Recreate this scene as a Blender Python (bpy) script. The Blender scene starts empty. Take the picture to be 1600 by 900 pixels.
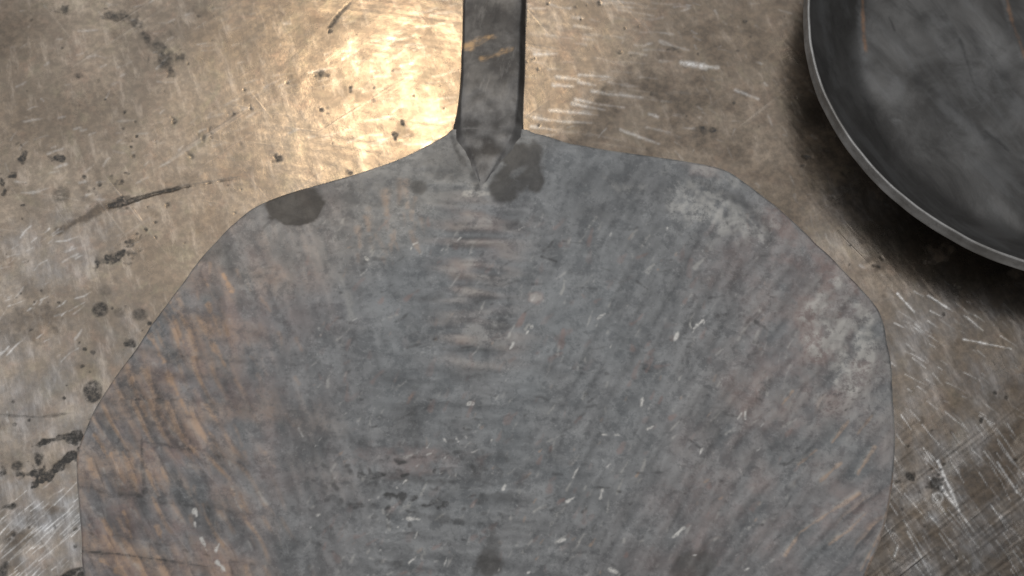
import bpy, math
import numpy as np
from math import radians as R
from mathutils import Vector, Matrix

sc = bpy.context.scene
COL = sc.collection

# ------------------------------------------------------------------ camera
TH = R(22.0); DIST = 0.45; LENS = 50.0
CAM = np.array([0.0, -DIST*math.sin(TH), DIST*math.cos(TH)])
cd = bpy.data.cameras.new('camera'); cam = bpy.data.objects.new('camera', cd); COL.objects.link(cam)
cam.location = CAM; cam.rotation_euler = (TH, 0, 0)
cd.lens = LENS; cd.sensor_width = 36; cd.clip_start = 0.01; cd.clip_end = 50
cd.dof.use_dof = True; cd.dof.focus_distance = 0.440; cd.dof.aperture_fstop = 13.0
sc.camera = cam

# ------------------------------------------------------------------ world, lamps, exposure
w = bpy.data.worlds.new('World'); sc.world = w; w.use_nodes = True
bg = w.node_tree.nodes['Background']
bg.inputs[0].default_value = (0.92, 0.96, 1.0, 1); bg.inputs[1].default_value = 0.13

def lamp(name, kind, loc, target, energy, color, up=None, scale=(1, 1, 1), **kw):
    ld = bpy.data.lights.new(name, kind); ld.energy = energy; ld.color = color
    for k, v in kw.items(): setattr(ld, k, v)
    o = bpy.data.objects.new(name, ld); COL.objects.link(o)
    d = (Vector(target)-Vector(loc)).normalized()
    o.location = loc; o.rotation_mode = 'QUATERNION'
    if up is None: o.rotation_quaternion = d.to_track_quat('-Z', 'Y')
    else:                                    # local Y along the long axis of an oval beam
        z = -d; x = Vector(up).cross(z).normalized(); y = z.cross(x)
        o.rotation_quaternion = Matrix((x, y, z)).transposed().to_quaternion()
    o.scale = scale
    return o
# cool soft light from the shop's roof windows, behind and above the bench
lamp('roof_light', 'AREA', (-0.15, 0.58, 1.20), (-0.03, 0.15, 0.0), 8.7, (0.98, 0.985, 1.0), shape='RECTANGLE', size=1.6, size_y=1.1)
# soft fill added behind the camera to brighten the pan rim
lamp('front_fill', 'AREA', (0.15, -1.25, 0.75), (0.05, 0.0, 0.0), 3.4, (0.97, 0.98, 1.0), shape='RECTANGLE', size=0.9, size_y=0.9)
# warm work lamp leaning over the far side of the bench
lamp('work_lamp', 'SPOT', (-0.12, 0.64, 1.02), (-0.034, 0.092, 0.0), 6.6, (1.0, 0.80, 0.54), up=(-0.72, -0.70, 0), scale=(0.48, 1, 1), spot_size=R(11.4), spot_blend=0.05, shadow_soft_size=0.008)
sc.view_settings.view_transform = 'Standard'; sc.view_settings.look = 'None'
sc.view_settings.exposure = 0.0; sc.view_settings.gamma = 1.0
sc.render.engine = 'CYCLES'

# ------------------------------------------------------------------ plan geometry helpers
FPX = LENS/36*1600
cT, sT = math.cos(TH), math.sin(TH)
def at(px, py, z=0.0):
    """where the sight line through a measured point of the photograph meets the level z"""
    dx = (px-800)/FPX; dy = -(py-450)/FPX
    d = np.array([dx, cT*dy+sT, sT*dy-cT])
    return CAM + d*((z-CAM[2])/d[2])
def plan(x, y, z):
    """survey coordinates (1 unit ~ 0.2 mm) of points on the bench"""
    X = x-CAM[0]; Y = y-CAM[1]; Z = z-CAM[2]
    cy = cT*Y+sT*Z; cz = -sT*Y+cT*Z
    return 800+FPX*X/-cz, 450-FPX*cy/-cz

OX, OY, CW, CH = 300, 200, 2240, 1400
def fnoise(seed, lx, ly=None, ang=0.0):
    """smooth periodic noise, unit variance; correlation lengths lx, ly along axes turned by ang degrees"""
    ly = ly or lx
    rg = np.random.default_rng(seed)
    F = np.fft.rfft2(rg.standard_normal((CH, CW)).astype(np.float32))
    ky = np.fft.fftfreq(CH)[:, None]*2*np.pi; kx = np.fft.rfftfreq(CW)[None, :]*2*np.pi
    a = R(ang); u = kx*math.cos(a)+ky*math.sin(a); v = -kx*math.sin(a)+ky*math.cos(a)
    n = np.fft.irfft2(F*np.exp(-0.5*((u*lx)**2+(v*ly)**2)), s=(CH, CW)).astype(np.float32)
    n -= n.mean(); return n/n.std()
YY, XX = np.mgrid[0:CH, 0:CW].astype(np.float32); XX -= OX; YY -= OY
def sst(x, a, b):
    t = np.clip((x-a)/(b-a), 0, 1); return t*t*(3-2*t)
JAG = 0.5*fnoise(903, 9)+0.55*fnoise(901, 4.5)+0.35*fnoise(902, 1.8)
RG = np.random.default_rng(7)

def _win(x0, x1, y0, y1):
    return (slice(max(0, int(y0+OY)), min(CH, int(y1+OY)+2)), slice(max(0, int(x0+OX)), min(CW, int(x1+OX)+2)))
def stroke(M, pts, w0, w1=None, amp=1.0, soft=1.0, jag=0.0, add=False):
    w1 = w0 if w1 is None else w1
    pts = np.asarray(pts, float); n = len(pts)-1
    m = max(w0, w1)+soft+3*jag+2
    s = _win(pts[:, 0].min()-m, pts[:, 0].max()+m, pts[:, 1].min()-m, pts[:, 1].max()+m)
    X = XX[s]; Y = YY[s]
    if X.size == 0: return
    best = np.full(X.shape, -1e9, np.float32)
    for i in range(n):
        ax, ay = pts[i]; bx, by = pts[i+1]; dx, dy = bx-ax, by-ay; L2 = dx*dx+dy*dy+1e-9
        t = np.clip(((X-ax)*dx+(Y-ay)*dy)/L2, 0, 1)
        d = np.hypot(X-ax-t*dx, Y-ay-t*dy)
        g = (i+t)/n; best = np.maximum(best, w0+(w1-w0)*g-d)
    if jag: best = best+jag*JAG[s]
    v = amp*sst(best, -soft, soft)
    if add: M[s] += v
    else: M[s] = np.maximum(M[s], v) if amp > 0 else np.minimum(M[s], v)
def blob(M, x, y, rx, ry=None, ang=0, amp=1.0, soft=0.25, jag=0.0, add=False):
    ry = ry or rx; m = max(rx, ry)*(1+soft)+3*jag+2
    s = _win(x-m, x+m, y-m, y+m); X = XX[s]-x; Y = YY[s]-y
    if X.size == 0: return
    a = R(ang); u = (X*math.cos(a)+Y*math.sin(a))/rx; v = (-X*math.sin(a)+Y*math.cos(a))/ry
    d = 1-np.hypot(u, v)
    if jag: d = d+jag/min(rx, ry)*JAG[s]
    v = amp*sst(d, -soft, soft)
    if add: M[s] += v
    else: M[s] = np.maximum(M[s], v)
def flecks(M, n, box, ang, dang, ln, wd, amp=(0.4, 1.0), soft=0.8, jag=0.4, keep=None, rg=RG, bend=0.10):
    for _ in range(n):
        x = rg.uniform(box[0], box[2]); y = rg.uniform(box[1], box[3])
        if keep is not None and rg.random() > keep(x, y): continue
        a = R(rg.normal(ang, dang)); L = ln[0]+(ln[1]-ln[0])*rg.random()**2
        W = rg.uniform(*wd); k = rg.normal(0, bend)
        dx, dy = math.cos(a)*L/2, math.sin(a)*L/2
        stroke(M, [(x-dx, y-dy), (x-dy*k, y+dx*k), (x+dx, y+dy)], W, W*0.4, rg.uniform(*amp), soft, jag)
def Z(): return np.zeros((CH, CW), np.float32)
def sample(M, px, py):
    x = np.clip(px+OX, 0, CW-1.001); y = np.clip(py+OY, 0, CH-1.001)
    i = x.astype(np.int32); j = y.astype(np.int32); fx = (x-i).astype(np.float32); fy = (y-j).astype(np.float32)
    return (M[j, i]*(1-fx)+M[j, i+1]*fx)*(1-fy)+(M[j+1, i]*(1-fx)+M[j+1, i+1]*fx)*fy

# ------------------------------------------------------------------ mesh helpers
def mesh_from(name, co, faces4, mat, smooth=True):
    me = bpy.data.meshes.new(name); nv = len(co); nf = len(faces4)
    me.vertices.add(nv); me.vertices.foreach_set('co', np.ascontiguousarray(co, np.float32).ravel())
    me.loops.add(nf*4); me.loops.foreach_set('vertex_index', np.ascontiguousarray(faces4, np.int32).ravel())
    me.polygons.add(nf)
    me.polygons.foreach_set('loop_start', np.arange(0, nf*4, 4, dtype=np.int32))
    me.polygons.foreach_set('use_smooth', np.full(nf, smooth, bool))
    me.update(calc_edges=True); me.materials.append(mat)
    return me
def grid_faces(ny, nx, off=0, flip=False):
    i = np.arange(ny-1)[:, None]*nx+np.arange(nx-1)[None, :]+off
    f = np.stack([i, i+1, i+nx+1, i+nx], -1).reshape(-1, 4)
    return f[:, ::-1] if flip else f
def set_attr(me, name, chans):
    a = me.attributes.new(name, 'FLOAT_COLOR', 'POINT'); n = len(me.vertices)
    d = np.zeros((n, 4), np.float32)
    for i, c in enumerate(chans): d[:len(c), i] = c
    a.data.foreach_set('color', d.ravel())
def link(name, me, parent=None):
    o = bpy.data.objects.new(name, me); COL.objects.link(o)
    if parent: o.parent = parent
    return o

# ------------------------------------------------------------------ node helper
class NT:
    def __init__(s, name):
        s.m = bpy.data.materials.new(name); s.m.use_nodes = True; s.t = s.m.node_tree
        s.b = s.t.nodes['Principled BSDF']; s.co = s.t.nodes.new('ShaderNodeTexCoord').outputs['Object']
    def n(s, k): return s.t.nodes.new(k)
    def put(s, sock, v):
        if isinstance(v, bpy.types.NodeSocket): s.t.links.new(v, sock)
        else: sock.default_value = v
    def math(s, op, a, b=0.0, clamp=False):
        n = s.n('ShaderNodeMath'); n.operation = op; n.use_clamp = clamp; s.put(n.inputs[0], a); s.put(n.inputs[1], b); return n.outputs[0]
    def mix(s, f, a, b, mode='MIX'):
        n = s.n('ShaderNodeMix'); n.data_type = 'RGBA'; n.blend_type = mode; n.clamp_factor = True
        c = lambda v: v if isinstance(v, bpy.types.NodeSocket) else (*v, 1)
        s.put(n.inputs[0], f); s.put(n.inputs[6], c(a)); s.put(n.inputs[7], c(b)); return n.outputs[2]
    def map(s, rot=0, scale=(1, 1, 1)):
        n = s.n('ShaderNodeMapping'); n.vector_type = 'TEXTURE'; s.put(n.inputs[0], s.co)   # turn first, then stretch
        n.inputs[2].default_value = (0, 0, R(rot)); n.inputs[3].default_value = tuple(1/q for q in scale); return n.outputs[0]
    def noise(s, scale, det=4, rough=0.6, vec=None, dist=0.0):
        n = s.n('ShaderNodeTexNoise'); s.put(n.inputs['Vector'], vec or s.co); n.inputs['Scale'].default_value = scale
        n.inputs['Detail'].default_value = det; n.inputs['Roughness'].default_value = rough; n.inputs['Distortion'].default_value = dist
        return n.outputs['Fac']
    def ramp(s, f, a, b, v0=0.0, v1=1.0):
        n = s.n('ShaderNodeMapRange'); n.interpolation_type = 'SMOOTHSTEP'; s.put(n.inputs[0], f)
        n.inputs[1].default_value = a; n.inputs[2].default_value = b; n.inputs[3].default_value = v0; n.inputs[4].default_value = v1; return n.outputs[0]
    def attr(s, name):
        n = s.n('ShaderNodeAttribute'); n.attribute_name = name; q = s.n('ShaderNodeSeparateColor'); s.t.links.new(n.outputs['Color'], q.inputs[0])
        return q.outputs[0], q.outputs[1], q.outputs[2], n.outputs['Alpha']
    def bump(s, h, strength, dist, prev=None):
        n = s.n('ShaderNodeBump'); n.inputs['Strength'].default_value = strength; n.inputs['Distance'].default_value = dist
        s.put(n.inputs['Height'], h)
        if prev: s.put(n.inputs['Normal'], prev)
        return n.outputs[0]
    def brk(s, m, nz, lo=0.36, hi=0.62, keep=0.25, gain=1.35):
        """a broken mark: the mask eaten into by noise"""
        return s.math('MULTIPLY', m, s.ramp(nz, lo, hi, keep, gain), True)
    def scratch(s, rot, dens, length, lo, hi):
        """hair lines along a direction: stretched noise, only its crests"""
        v = s.map(rot, (1/length, 1, 1)); return s.ramp(s.noise(dens, 2, 0.55, v, 0.25), lo, hi)

# ------------------------------------------------------------------ materials
def bench_steel():
    k = NT('worn_bench_steel')
    dirt, brown, bright, grey = k.attr('marks')
    big = k.noise(14, 4, 0.6); mid = k.noise(60, 5, 0.62); fine = k.noise(420, 5, 0.7); crumb = k.noise(900, 3, 0.7); hue = k.noise(85, 4, 0.65, None, 1.2)
    dirt = k.brk(dirt, fine, 0.34, 0.56, 0.35, 1.25); dirt = k.brk(dirt, crumb, 0.35, 0.6, 0.6, 1.15)
    brown = k.brk(brown, mid, 0.36, 0.6, 0.3, 1.3); bright = k.brk(bright, crumb, 0.34, 0.6, 0.6, 1.25)
    grain = k.noise(260, 4, 0.7, k.map(18, (1, 0.28, 1)))
    c = k.mix(k.ramp(big, 0.35, 0.65), (0.205, 0.160, 0.118), (0.305, 0.246, 0.188))
    c = k.mix(k.ramp(hue, 0.52, 0.70, 0, 0.6), c, (0.245, 0.215, 0.150)); c = k.mix(k.ramp(hue, 0.48, 0.32, 0, 0.6), c, (0.250, 0.175, 0.130))
    c = k.mix(k.ramp(mid, 0.38, 0.62), k.mix(0.48, c, (0.13, 0.105, 0.083)), c)
    c = k.mix(k.ramp(fine, 0.40, 0.64, 0.0, 0.7), k.mix(0.55, c, (0.10, 0.085, 0.07)), c)
    c = k.mix(k.ramp(grain, 0.5, 0.75, 0, 0.38), c, (0.44, 0.37, 0.30))
    c = k.mix(k.math('MULTIPLY', grey, 0.75), c, k.mix(k.ramp(grain, 0.35, 0.7), (0.12, 0.12, 0.12), (0.30, 0.30, 0.305)))
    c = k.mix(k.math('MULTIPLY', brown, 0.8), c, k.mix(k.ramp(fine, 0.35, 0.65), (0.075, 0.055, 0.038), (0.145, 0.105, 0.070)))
    s1 = k.scratch(38, 300, 22, 0.63, 0.76); s2 = k.scratch(-52, 330, 26, 0.64, 0.77); s3 = k.scratch(-10, 280, 18, 0.64, 0.78)
    s = k.math('MAXIMUM', k.math('MAXIMUM', s1, s2), s3)
    s = k.math('MULTIPLY', s, k.ramp(big, 0.40, 0.62, 0.04, 0.5))
    sb = k.math('MAXIMUM', s, bright)
    c = k.mix(k.math('MULTIPLY', s, 0.22), c, (0.55, 0.50, 0.44))
    c = k.mix(k.math('MULTIPLY', bright, 0.58), c, (0.70, 0.69, 0.67))
    c = k.mix(dirt, c, (0.036, 0.031, 0.025))
    k.put(k.b.inputs['Base Color'], c)
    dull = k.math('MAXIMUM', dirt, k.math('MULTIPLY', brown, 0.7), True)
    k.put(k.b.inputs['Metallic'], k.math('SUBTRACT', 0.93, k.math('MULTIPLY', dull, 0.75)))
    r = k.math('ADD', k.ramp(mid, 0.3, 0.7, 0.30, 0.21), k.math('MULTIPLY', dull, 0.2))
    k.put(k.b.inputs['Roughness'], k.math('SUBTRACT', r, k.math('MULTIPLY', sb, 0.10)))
    b = k.bump(grain, 0.16, 0.0002); b = k.bump(fine, 0.16, 0.0002, b); b = k.bump(s, 0.35, 0.0002, b)
    k.put(k.b.inputs['Normal'], b)
    return k.m

def blade_steel():
    k = NT('forge_scaled_steel')
    orange, pink, pale, dark = k.attr('tint'); stain, chip, blue, mott = k.attr('wear')
    fine = k.noise(500, 5, 0.7); mid = k.noise(110, 5, 0.65, None, 0.4); crumb = k.noise(800, 5, 0.82); med = k.noise(200, 6, 0.78, None, 0.15)
    orange = k.brk(orange, med, 0.36, 0.60, 0.35, 1.4); pale = k.brk(pale, med, 0.38, 0.58, 0.2, 1.3); dark = k.brk(dark, fine, 0.36, 0.58, 0.4, 1.3)
    chip = k.brk(chip, crumb, 0.36, 0.56, 0.5, 1.5); stain = k.brk(stain, mid, 0.25, 0.5, 0.75, 1.1); pink = k.brk(pink, k.noise(75, 4, 0.65), 0.38, 0.62, 0.45, 1.4)
    sl = k.noise(260, 6, 0.75, k.map(48, (0.22, 1, 1)))
    c = k.mix(mott, (0.180, 0.178, 0.176), (0.335, 0.330, 0.323))
    c = k.mix(k.ramp(mid, 0.35, 0.68, 0, 0.55), c, (0.33, 0.328, 0.322))
    c = k.mix(k.ramp(fine, 0.52, 0.3, 0, 0.4), c, (0.105, 0.105, 0.105))
    c = k.mix(k.ramp(sl, 0.56, 0.74, 0, 0.35), c, (0.38, 0.37, 0.36))
    c = k.mix(k.ramp(med, 0.50, 0.40, 0, 0.5), c, (0.120, 0.122, 0.124)); c = k.mix(k.ramp(crumb, 0.56, 0.68, 0, 0.42), c, (0.48, 0.465, 0.45))
    c = k.mix(k.math('MULTIPLY', blue, 0.5), c, (0.205, 0.228, 0.236))
    c = k.mix(k.math('MULTIPLY', pink, 0.65), c, (0.325, 0.232, 0.205))
    c = k.mix(k.math('MULTIPLY', orange, 0.85), c, (0.55, 0.375, 0.255))
    c = k.mix(k.math('MULTIPLY', pale, 0.75), c, (0.60, 0.57, 0.52))
    c = k.mix(k.math('MULTIPLY', dark, 0.85), c, (0.080, 0.077, 0.074))
    c = k.mix(k.math('MULTIPLY', stain, 0.85), c, k.mix(k.ramp(mid, 0.4, 0.65), (0.058, 0.050, 0.042), (0.085, 0.076, 0.065)))
    c = k.mix(k.math('MULTIPLY', chip, 1.0), c, (0.72, 0.69, 0.64))
    k.put(k.b.inputs['Base Color'], c)
    k.put(k.b.inputs['Metallic'], k.math('SUBTRACT', 0.45, k.math('MULTIPLY', stain, 0.3)))
    k.put(k.b.inputs['Roughness'], k.math('ADD', k.ramp(mid, 0.3, 0.7, 0.60, 0.48), k.math('MULTIPLY', dark, 0.1)))
    b = k.bump(mid, 0.4, 0.0005); b = k.bump(fine, 0.5, 0.0003, b); b = k.bump(med, 0.35, 0.0004, b)
    k.put(k.b.inputs['Normal'], b)
    return k.m

def handle_steel():
    k = NT('handle_steel')
    gold, pale, dark, mott = k.attr('tint')
    fine = k.noise(480, 5, 0.7); mid = k.noise(95, 4, 0.6); gold = k.brk(gold, k.noise(300, 5, 0.7, k.map(25, (0.4, 1, 1))), 0.38, 0.58, 0.2, 1.2); pale = k.brk(pale, fine, 0.36, 0.6, 0.75, 1.2)
    c = k.mix(k.ramp(mid, 0.35, 0.65), (0.072, 0.068, 0.066), (0.125, 0.121, 0.118))
    c = k.mix(k.ramp(fine, 0.5, 0.75, 0, 0.5), c, (0.18, 0.175, 0.17)); hs = k.noise(330, 6, 0.75, k.map(78, (0.2, 1, 1))); c = k.mix(k.ramp(hs, 0.54, 0.7, 0, 0.45), c, (0.26, 0.25, 0.24)); c = k.mix(k.ramp(hs, 0.44, 0.32, 0, 0.5), c, (0.045, 0.043, 0.042))
    c = k.mix(k.math('MULTIPLY', pale, 0.9), c, (0.27, 0.265, 0.26))
    c = k.mix(k.math('MULTIPLY', gold, 0.85), c, (0.50, 0.33, 0.17))
    c = k.mix(k.math('MULTIPLY', dark, 0.85), c, (0.050, 0.044, 0.038))
    k.put(k.b.inputs['Base Color'], c); k.b.inputs['Metallic'].default_value = 0.45
    k.put(k.b.inputs['Roughness'], k.ramp(mid, 0.3, 0.7, 0.58, 0.46))
    b = k.bump(mid, 0.3, 0.0006); b = k.bump(fine, 0.3, 0.0003, b); k.put(k.b.inputs['Normal'], b)
    return k.m

def pan_steel():
    k = NT('seasoned_pan_steel')
    tint, pale, dark, _ = k.attr('tint'); e_ = k.noise(160, 5, 0.7, None, 0.5); tint = k.brk(tint, e_, 0.36, 0.58, 0.3, 1.2); pale = k.brk(pale, e_, 0.36, 0.6, 0.3, 1.3)
    mid = k.noise(42, 5, 0.6, None, 0.8); fine = k.noise(260, 5, 0.65); diag = k.noise(85, 5, 0.65, k.map(-58, (0.22, 1, 1)), 0.3)
    c = k.mix(k.ramp(mid, 0.34, 0.68), (0.070, 0.066, 0.062), (0.130, 0.125, 0.119))
    c = k.mix(k.ramp(diag, 0.50, 0.66, 0, 0.6), c, (0.15, 0.148, 0.145)); c = k.mix(k.ramp(diag, 0.44, 0.32, 0, 0.45), c, (0.03, 0.029, 0.028))
    c = k.mix(k.ramp(fine, 0.52, 0.75, 0, 0.3), c, (0.11, 0.105, 0.10))
    c = k.mix(k.math('MULTIPLY', pale, 0.7), c, (0.21, 0.208, 0.205))
    c = k.mix(k.math('MULTIPLY', tint, 0.8), c, (0.36, 0.20, 0.11))
    c = k.mix(k.math('MULTIPLY', dark, 0.7), c, (0.02, 0.02, 0.02))
    k.put(k.b.inputs['Base Color'], c); k.b.inputs['Metallic'].default_value = 0.55
    k.put(k.b.inputs['Roughness'], k.ramp(mid, 0.3, 0.7, 0.58, 0.46))
    b = k.bump(mid, 0.35, 0.001); b = k.bump(fine, 0.25, 0.0003, b); k.put(k.b.inputs['Normal'], b)
    return k.m

def rim_steel():
    k = NT('ground_rim_steel')
    fine = k.noise(420, 5, 0.7); mid = k.noise(70, 4, 0.6)
    c = k.mix(k.ramp(mid, 0.35, 0.7), (0.26, 0.245, 0.225), (0.50, 0.485, 0.465))
    c = k.mix(k.ramp(fine, 0.50, 0.3, 0, 0.5), c, (0.2, 0.19, 0.18))
    k.put(k.b.inputs['Base Color'], c); k.b.inputs['Metallic'].default_value = 0.45; k.b.inputs['Roughness'].default_value = 0.5
    k.put(k.b.inputs['Normal'], k.bump(fine, 0.3, 0.0003))
    return k.m

# ------------------------------------------------------------------ steel bench top
def build_bench():
    dirt, brown, bright, grey, H = Z(), Z(), Z(), Z(), Z()
    # dirt packed into dents and along a gouge
    for x, y, rx, ry, a in ((192, 26, 10, 6, 10), (215, 40, 11, 8, 30), (229, 53, 14, 9, 45), (246, 72, 13, 10, 60), (258, 94, 9, 10, 80),
                            (282, 90, 10, 6, -20), (172, 22, 6, 5, 0), (268, 112, 3, 7, -30),
                            (188, 313, 9, 7, 0), (175, 291, 7, 6, 0), (262, 319, 5, 3, 0), (177, 402, 20, 7, -12), (203, 377, 9, 6, -20), (152, 417, 4, 3, 0),
                            (197, 538, 8, 5, -15), (122, 120, 6, 5, 0), (98, 14, 4, 3, 0), (365, 178, 7, 5, 40), (373, 188, 6, 4, 50), (321, 213, 4, 5, 60),
                            (300, 246, 4, 5, 0), (272, 190, 3, 3, 0), (502, 118, 4, 3, 0), (548, 270, 5, 4, 0), (502, 172, 4, 3, 0), (436, 247, 4, 3, 0),
                            (37, 240, 5, 8, 30), (90, 247, 6, 3, 0), (18, 275, 8, 3, -20), (432, 183, 3, 2, 0), (455, 120, 4, 3, 0),
                            (1098, 203, 4, 4, 0), (1114, 203, 3, 3, 0), (1264, 245, 12, 2.5, 3), (1463, 758, 5.5, 5, 0), (1421, 746, 8, 4, 20), (1053, 78, 4, 4, 0),
                            (14, 792, 7, 4, 0), (58, 722, 6, 7, 40), (8, 740, 7, 4, 0), (36, 742, 3, 3, 0), (28, 742, 4, 3, 0), (235, 505, 4, 3, 0)):
        blob(dirt, x, y, rx*0.95, ry*0.95, a, 0.8 if y > 120 else 0.66, 0.5 if y > 120 else 0.85, 1.2+0.42*min(rx, ry))
        flecks(dirt, 5, (x-2.4*rx, y-2.2*ry, x+2.4*rx, y+2.2*ry), a, 30, (2, 9), (0.5, 1.5), (0.2, 0.6), 1.2, 1.0)
    blob(dirt, 145, 612, 15, 17, 20, 0.72, 0.2, 0.8); blob(dirt, 156, 484, 12, 11, 0, 0.65, 0.25, 0.8)
    blob(dirt, 218, 492, 12, 9, 0, 0.5, 0.3, 0.8); blob(dirt, 26, 728, 9, 8, 0, 0.6, 0.3, 0.8); blob(dirt, 186, 488, 9, 7, 0, 0.3, 0.4, 0.8)
    blob(dirt, 95, 303, 14, 13, 0, 0.35, 0.3, 0.8); blob(dirt, 164, 455, 10, 9, 0, 0.22, 0.3, 0.8)
    stroke(dirt, [(170, 322), (196, 316), (240, 303), (290, 291), (340, 283), (381, 276)], 3.4, 0.2, 0.8, 1.4, 1.3); blob(dirt, 184, 319, 13, 5, -14, 0.8, 0.5, 3)
    stroke(H, [(170, 322), (196, 316), (240, 303), (290, 291), (340, 283), (381, 276)], 3.5, 0.5, -0.15, 2.5, 0.6)
    stroke(brown, [(168, 322), (130, 342), (90, 362)], 9, 5, 0.8, 4, 2.2)
    stroke(dirt, [(515, 42), (530, 22), (556, -6)], 3, 1.5, 0.65, 2, 1.2)
    stroke(dirt, [(50, 698), (80, 687), (124, 684)], 0.5, 7, 0.85, 1.8, 3.5)
    stroke(dirt, [(57, 755), (75, 743), (92, 728), (108, 715), (126, 702)], 1.5, 11, 0.95, 1.6, 5.5)
    stroke(dirt, [(42, 742), (60, 741), (66, 735)], 2.5, 4, 0.8, 1.5, 3.5)
    stroke(dirt, [(88, 905), (110, 897), (134, 893)], 3, 7, 0.9, 2, 1.5)
    stroke(dirt, [(100, 838), (120, 826)], 1, 1.6, 0.7, 1, 1); stroke(dirt, [(0, 900), (8, 885), (10, 880)], 8, 4, 0.7, 3, 1.5)
    stroke(dirt, [(235, 600), (140, 655)], 0.8, 0.5, 0.3, 1, 1)
    stroke(dirt, [(0, 648), (60, 652), (115, 645)], 1, 0.7, 0.35, 1.5, 1)
    # dull brown patches of old rust and oil
    blob(brown, 1545, 745, 46, 34, -35, 0.8, 0.4, 7); stroke(brown, [(1604, 655), (1565, 690), (1535, 740)], 9, 17, 0.8, 7, 4)
    stroke(brown, [(1530, 760), (1545, 810), (1560, 860)], 14, 10, 0.55, 9, 6)
    blob(brown, 1480, 838, 70, 26, -8, 0.55, 0.5, 7); blob(brown, 1410, 800, 28, 16, 15, 0.5, 0.5, 5); blob(brown, 1590, 780, 30, 25, 0, 0.6, 0.5, 6)
    blob(brown, 1500, 500, 90, 30, -20, 0.32, 0.7, 9); blob(brown, 1430, 405, 34, 26, 30, 0.6, 0.6, 8); blob(brown, 1360, 400, 26, 44, -30, 0.42, 0.6, 7)
    blob(brown, 45, 505, 40, 22, -10, 0.6, 0.6, 8); blob(brown, 28, 842, 17, 16, 0, 0.65, 0.4, 4); blob(brown, 85, 797, 14, 9, 0, 0.55, 0.5, 3)
    blob(brown, 20, 870, 14, 18, 0, 0.4, 0.5, 3); blob(brown, -10, 40, 75, 55, 0, 0.6, 0.6, 6); blob(brown, 80, 180, 90, 45, -10, 0.35, 0.7, 9)
    blob(brown, 990, 140, 120, 70, -10, 0.30, 0.8, 9); blob(brown, 1130, 190, 140, 75, 0, 0.30, 0.8, 9); blob(brown, 1190, 60, 90, 90, 0, 0.22, 0.8, 9)
    brown = np.maximum(brown, 0.38*sst(XX, 880, 1120)*(1-0.5*sst(YY, 620, 760))*np.clip(0.8+0.3*fnoise(34, 20), 0, 1.2))
    # browner area with a slanting edge, right of the handle
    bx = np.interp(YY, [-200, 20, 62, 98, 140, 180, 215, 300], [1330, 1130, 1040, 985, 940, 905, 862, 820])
    slant_brown = sst(XX-bx+3.0*JAG, -9, 9)*(1-sst(XX, 1120, 1330))*(1-sst(YY, 250, 380))
    brown = np.maximum(brown, slant_brown*np.clip(0.62+0.18*fnoise(37, 16)+0.12*fnoise(38, 6), 0, 0.95))
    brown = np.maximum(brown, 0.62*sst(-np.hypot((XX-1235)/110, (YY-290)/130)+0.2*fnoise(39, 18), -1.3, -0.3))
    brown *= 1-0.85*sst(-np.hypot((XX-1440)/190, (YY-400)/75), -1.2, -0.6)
    n = fnoise(31, 14); m = fnoise(32, 5); v = 0.5*n+0.5*m
    right = sst(XX, 900, 1350)
    brown = np.maximum(brown, sst(v, 0.75, 1.9)*(0.32+0.35*right))
    dirt = np.maximum(dirt, sst(fnoise(33, 2.6)+0.5*n, 2.8, 3.4)*0.7)
    # tiny pits
    for x, y, r_ in zip(RG.uniform(-100, 1700, 150), RG.uniform(-100, 1000, 150), RG.gamma(1.5, 0.5, 150)):
        blob(dirt, x, y, 0.8+r_, 0.7+r_*0.7, RG.uniform(0, 180), RG.uniform(0.2, 0.7), 0.6, 0.8)
    # bare grey metal: bottom corners, faint elsewhere
    blob(grey, 40, 850, 150, 110, -30, 0.9, 0.5, 10); blob(grey, 1460, 800, 190, 150, 20, 0.75, 0.6, 10); blob(grey, 1500, 560, 160, 120, 0, 0.6, 0.6, 10)
    blob(grey, 90, 620, 150, 130, -20, 0.55, 0.7, 12); blob(grey, 60, 410, 110, 60, -30, 0.45, 0.7, 10); blob(grey, 1340, 330, 80, 80, 0, 0.35, 0.8, 9)
    grey *= np.clip(0.75+0.3*fnoise(35, 22)+0.2*fnoise(36, 7), 0, 1.2)
    # scratches through to bright metal
    for p in (((1064, 98), (1093, 102), (1122, 106)),): stroke(bright, p, 3.0, 1.0, 0.8, 4.5, 1.4)
    for p in (((905, 128), (930, 133)), ((925, 142), (950, 147), (1005, 152)), ((900, 155), (935, 163), (975, 168)), ((895, 162), (945, 172)),
              ((858, 172), (905, 176), (935, 180)), ((835, 184), (880, 190), (925, 192)), ((830, 198), (868, 203)), ((905, 117), (950, 120)),
              ((870, 120), (905, 124)), ((835, 85), (870, 84)), ((865, 133), (895, 135)), ((1150, 141), (1185, 155)), ((1015, 178), (1028, 183)), ((970, 203), (1030, 225))):
        stroke(bright, p, 1.6, 0.1, 0.55, 3.2, 0.7)
    flecks(bright, 150, (1395, 660, 1620, 940), 54, 4, (12, 80), (0.3, 0.9), (0.2, 0.95), 0.7, 0.15, bend=0.02)
    flecks(bright, 90, (1390, 440, 1620, 660), 36, 9, (8, 40), (0.3, 1.0), (0.2, 0.8), 0.8, 0.2, bend=0.03)
    for p in (((1402, 459), (1428, 487)), ((1450, 462), (1490, 487)), ((1505, 530), (1580, 545)), ((1465, 720), (1500, 800)), ((1470, 760), (1525, 835)), ((1558, 722), (1590, 770)), ((1418, 830), (1455, 900)), ((1398, 868), (1404, 850))):
        stroke(bright, p, 1.8, 0.7, 0.85, 1.2, 0.7)
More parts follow.
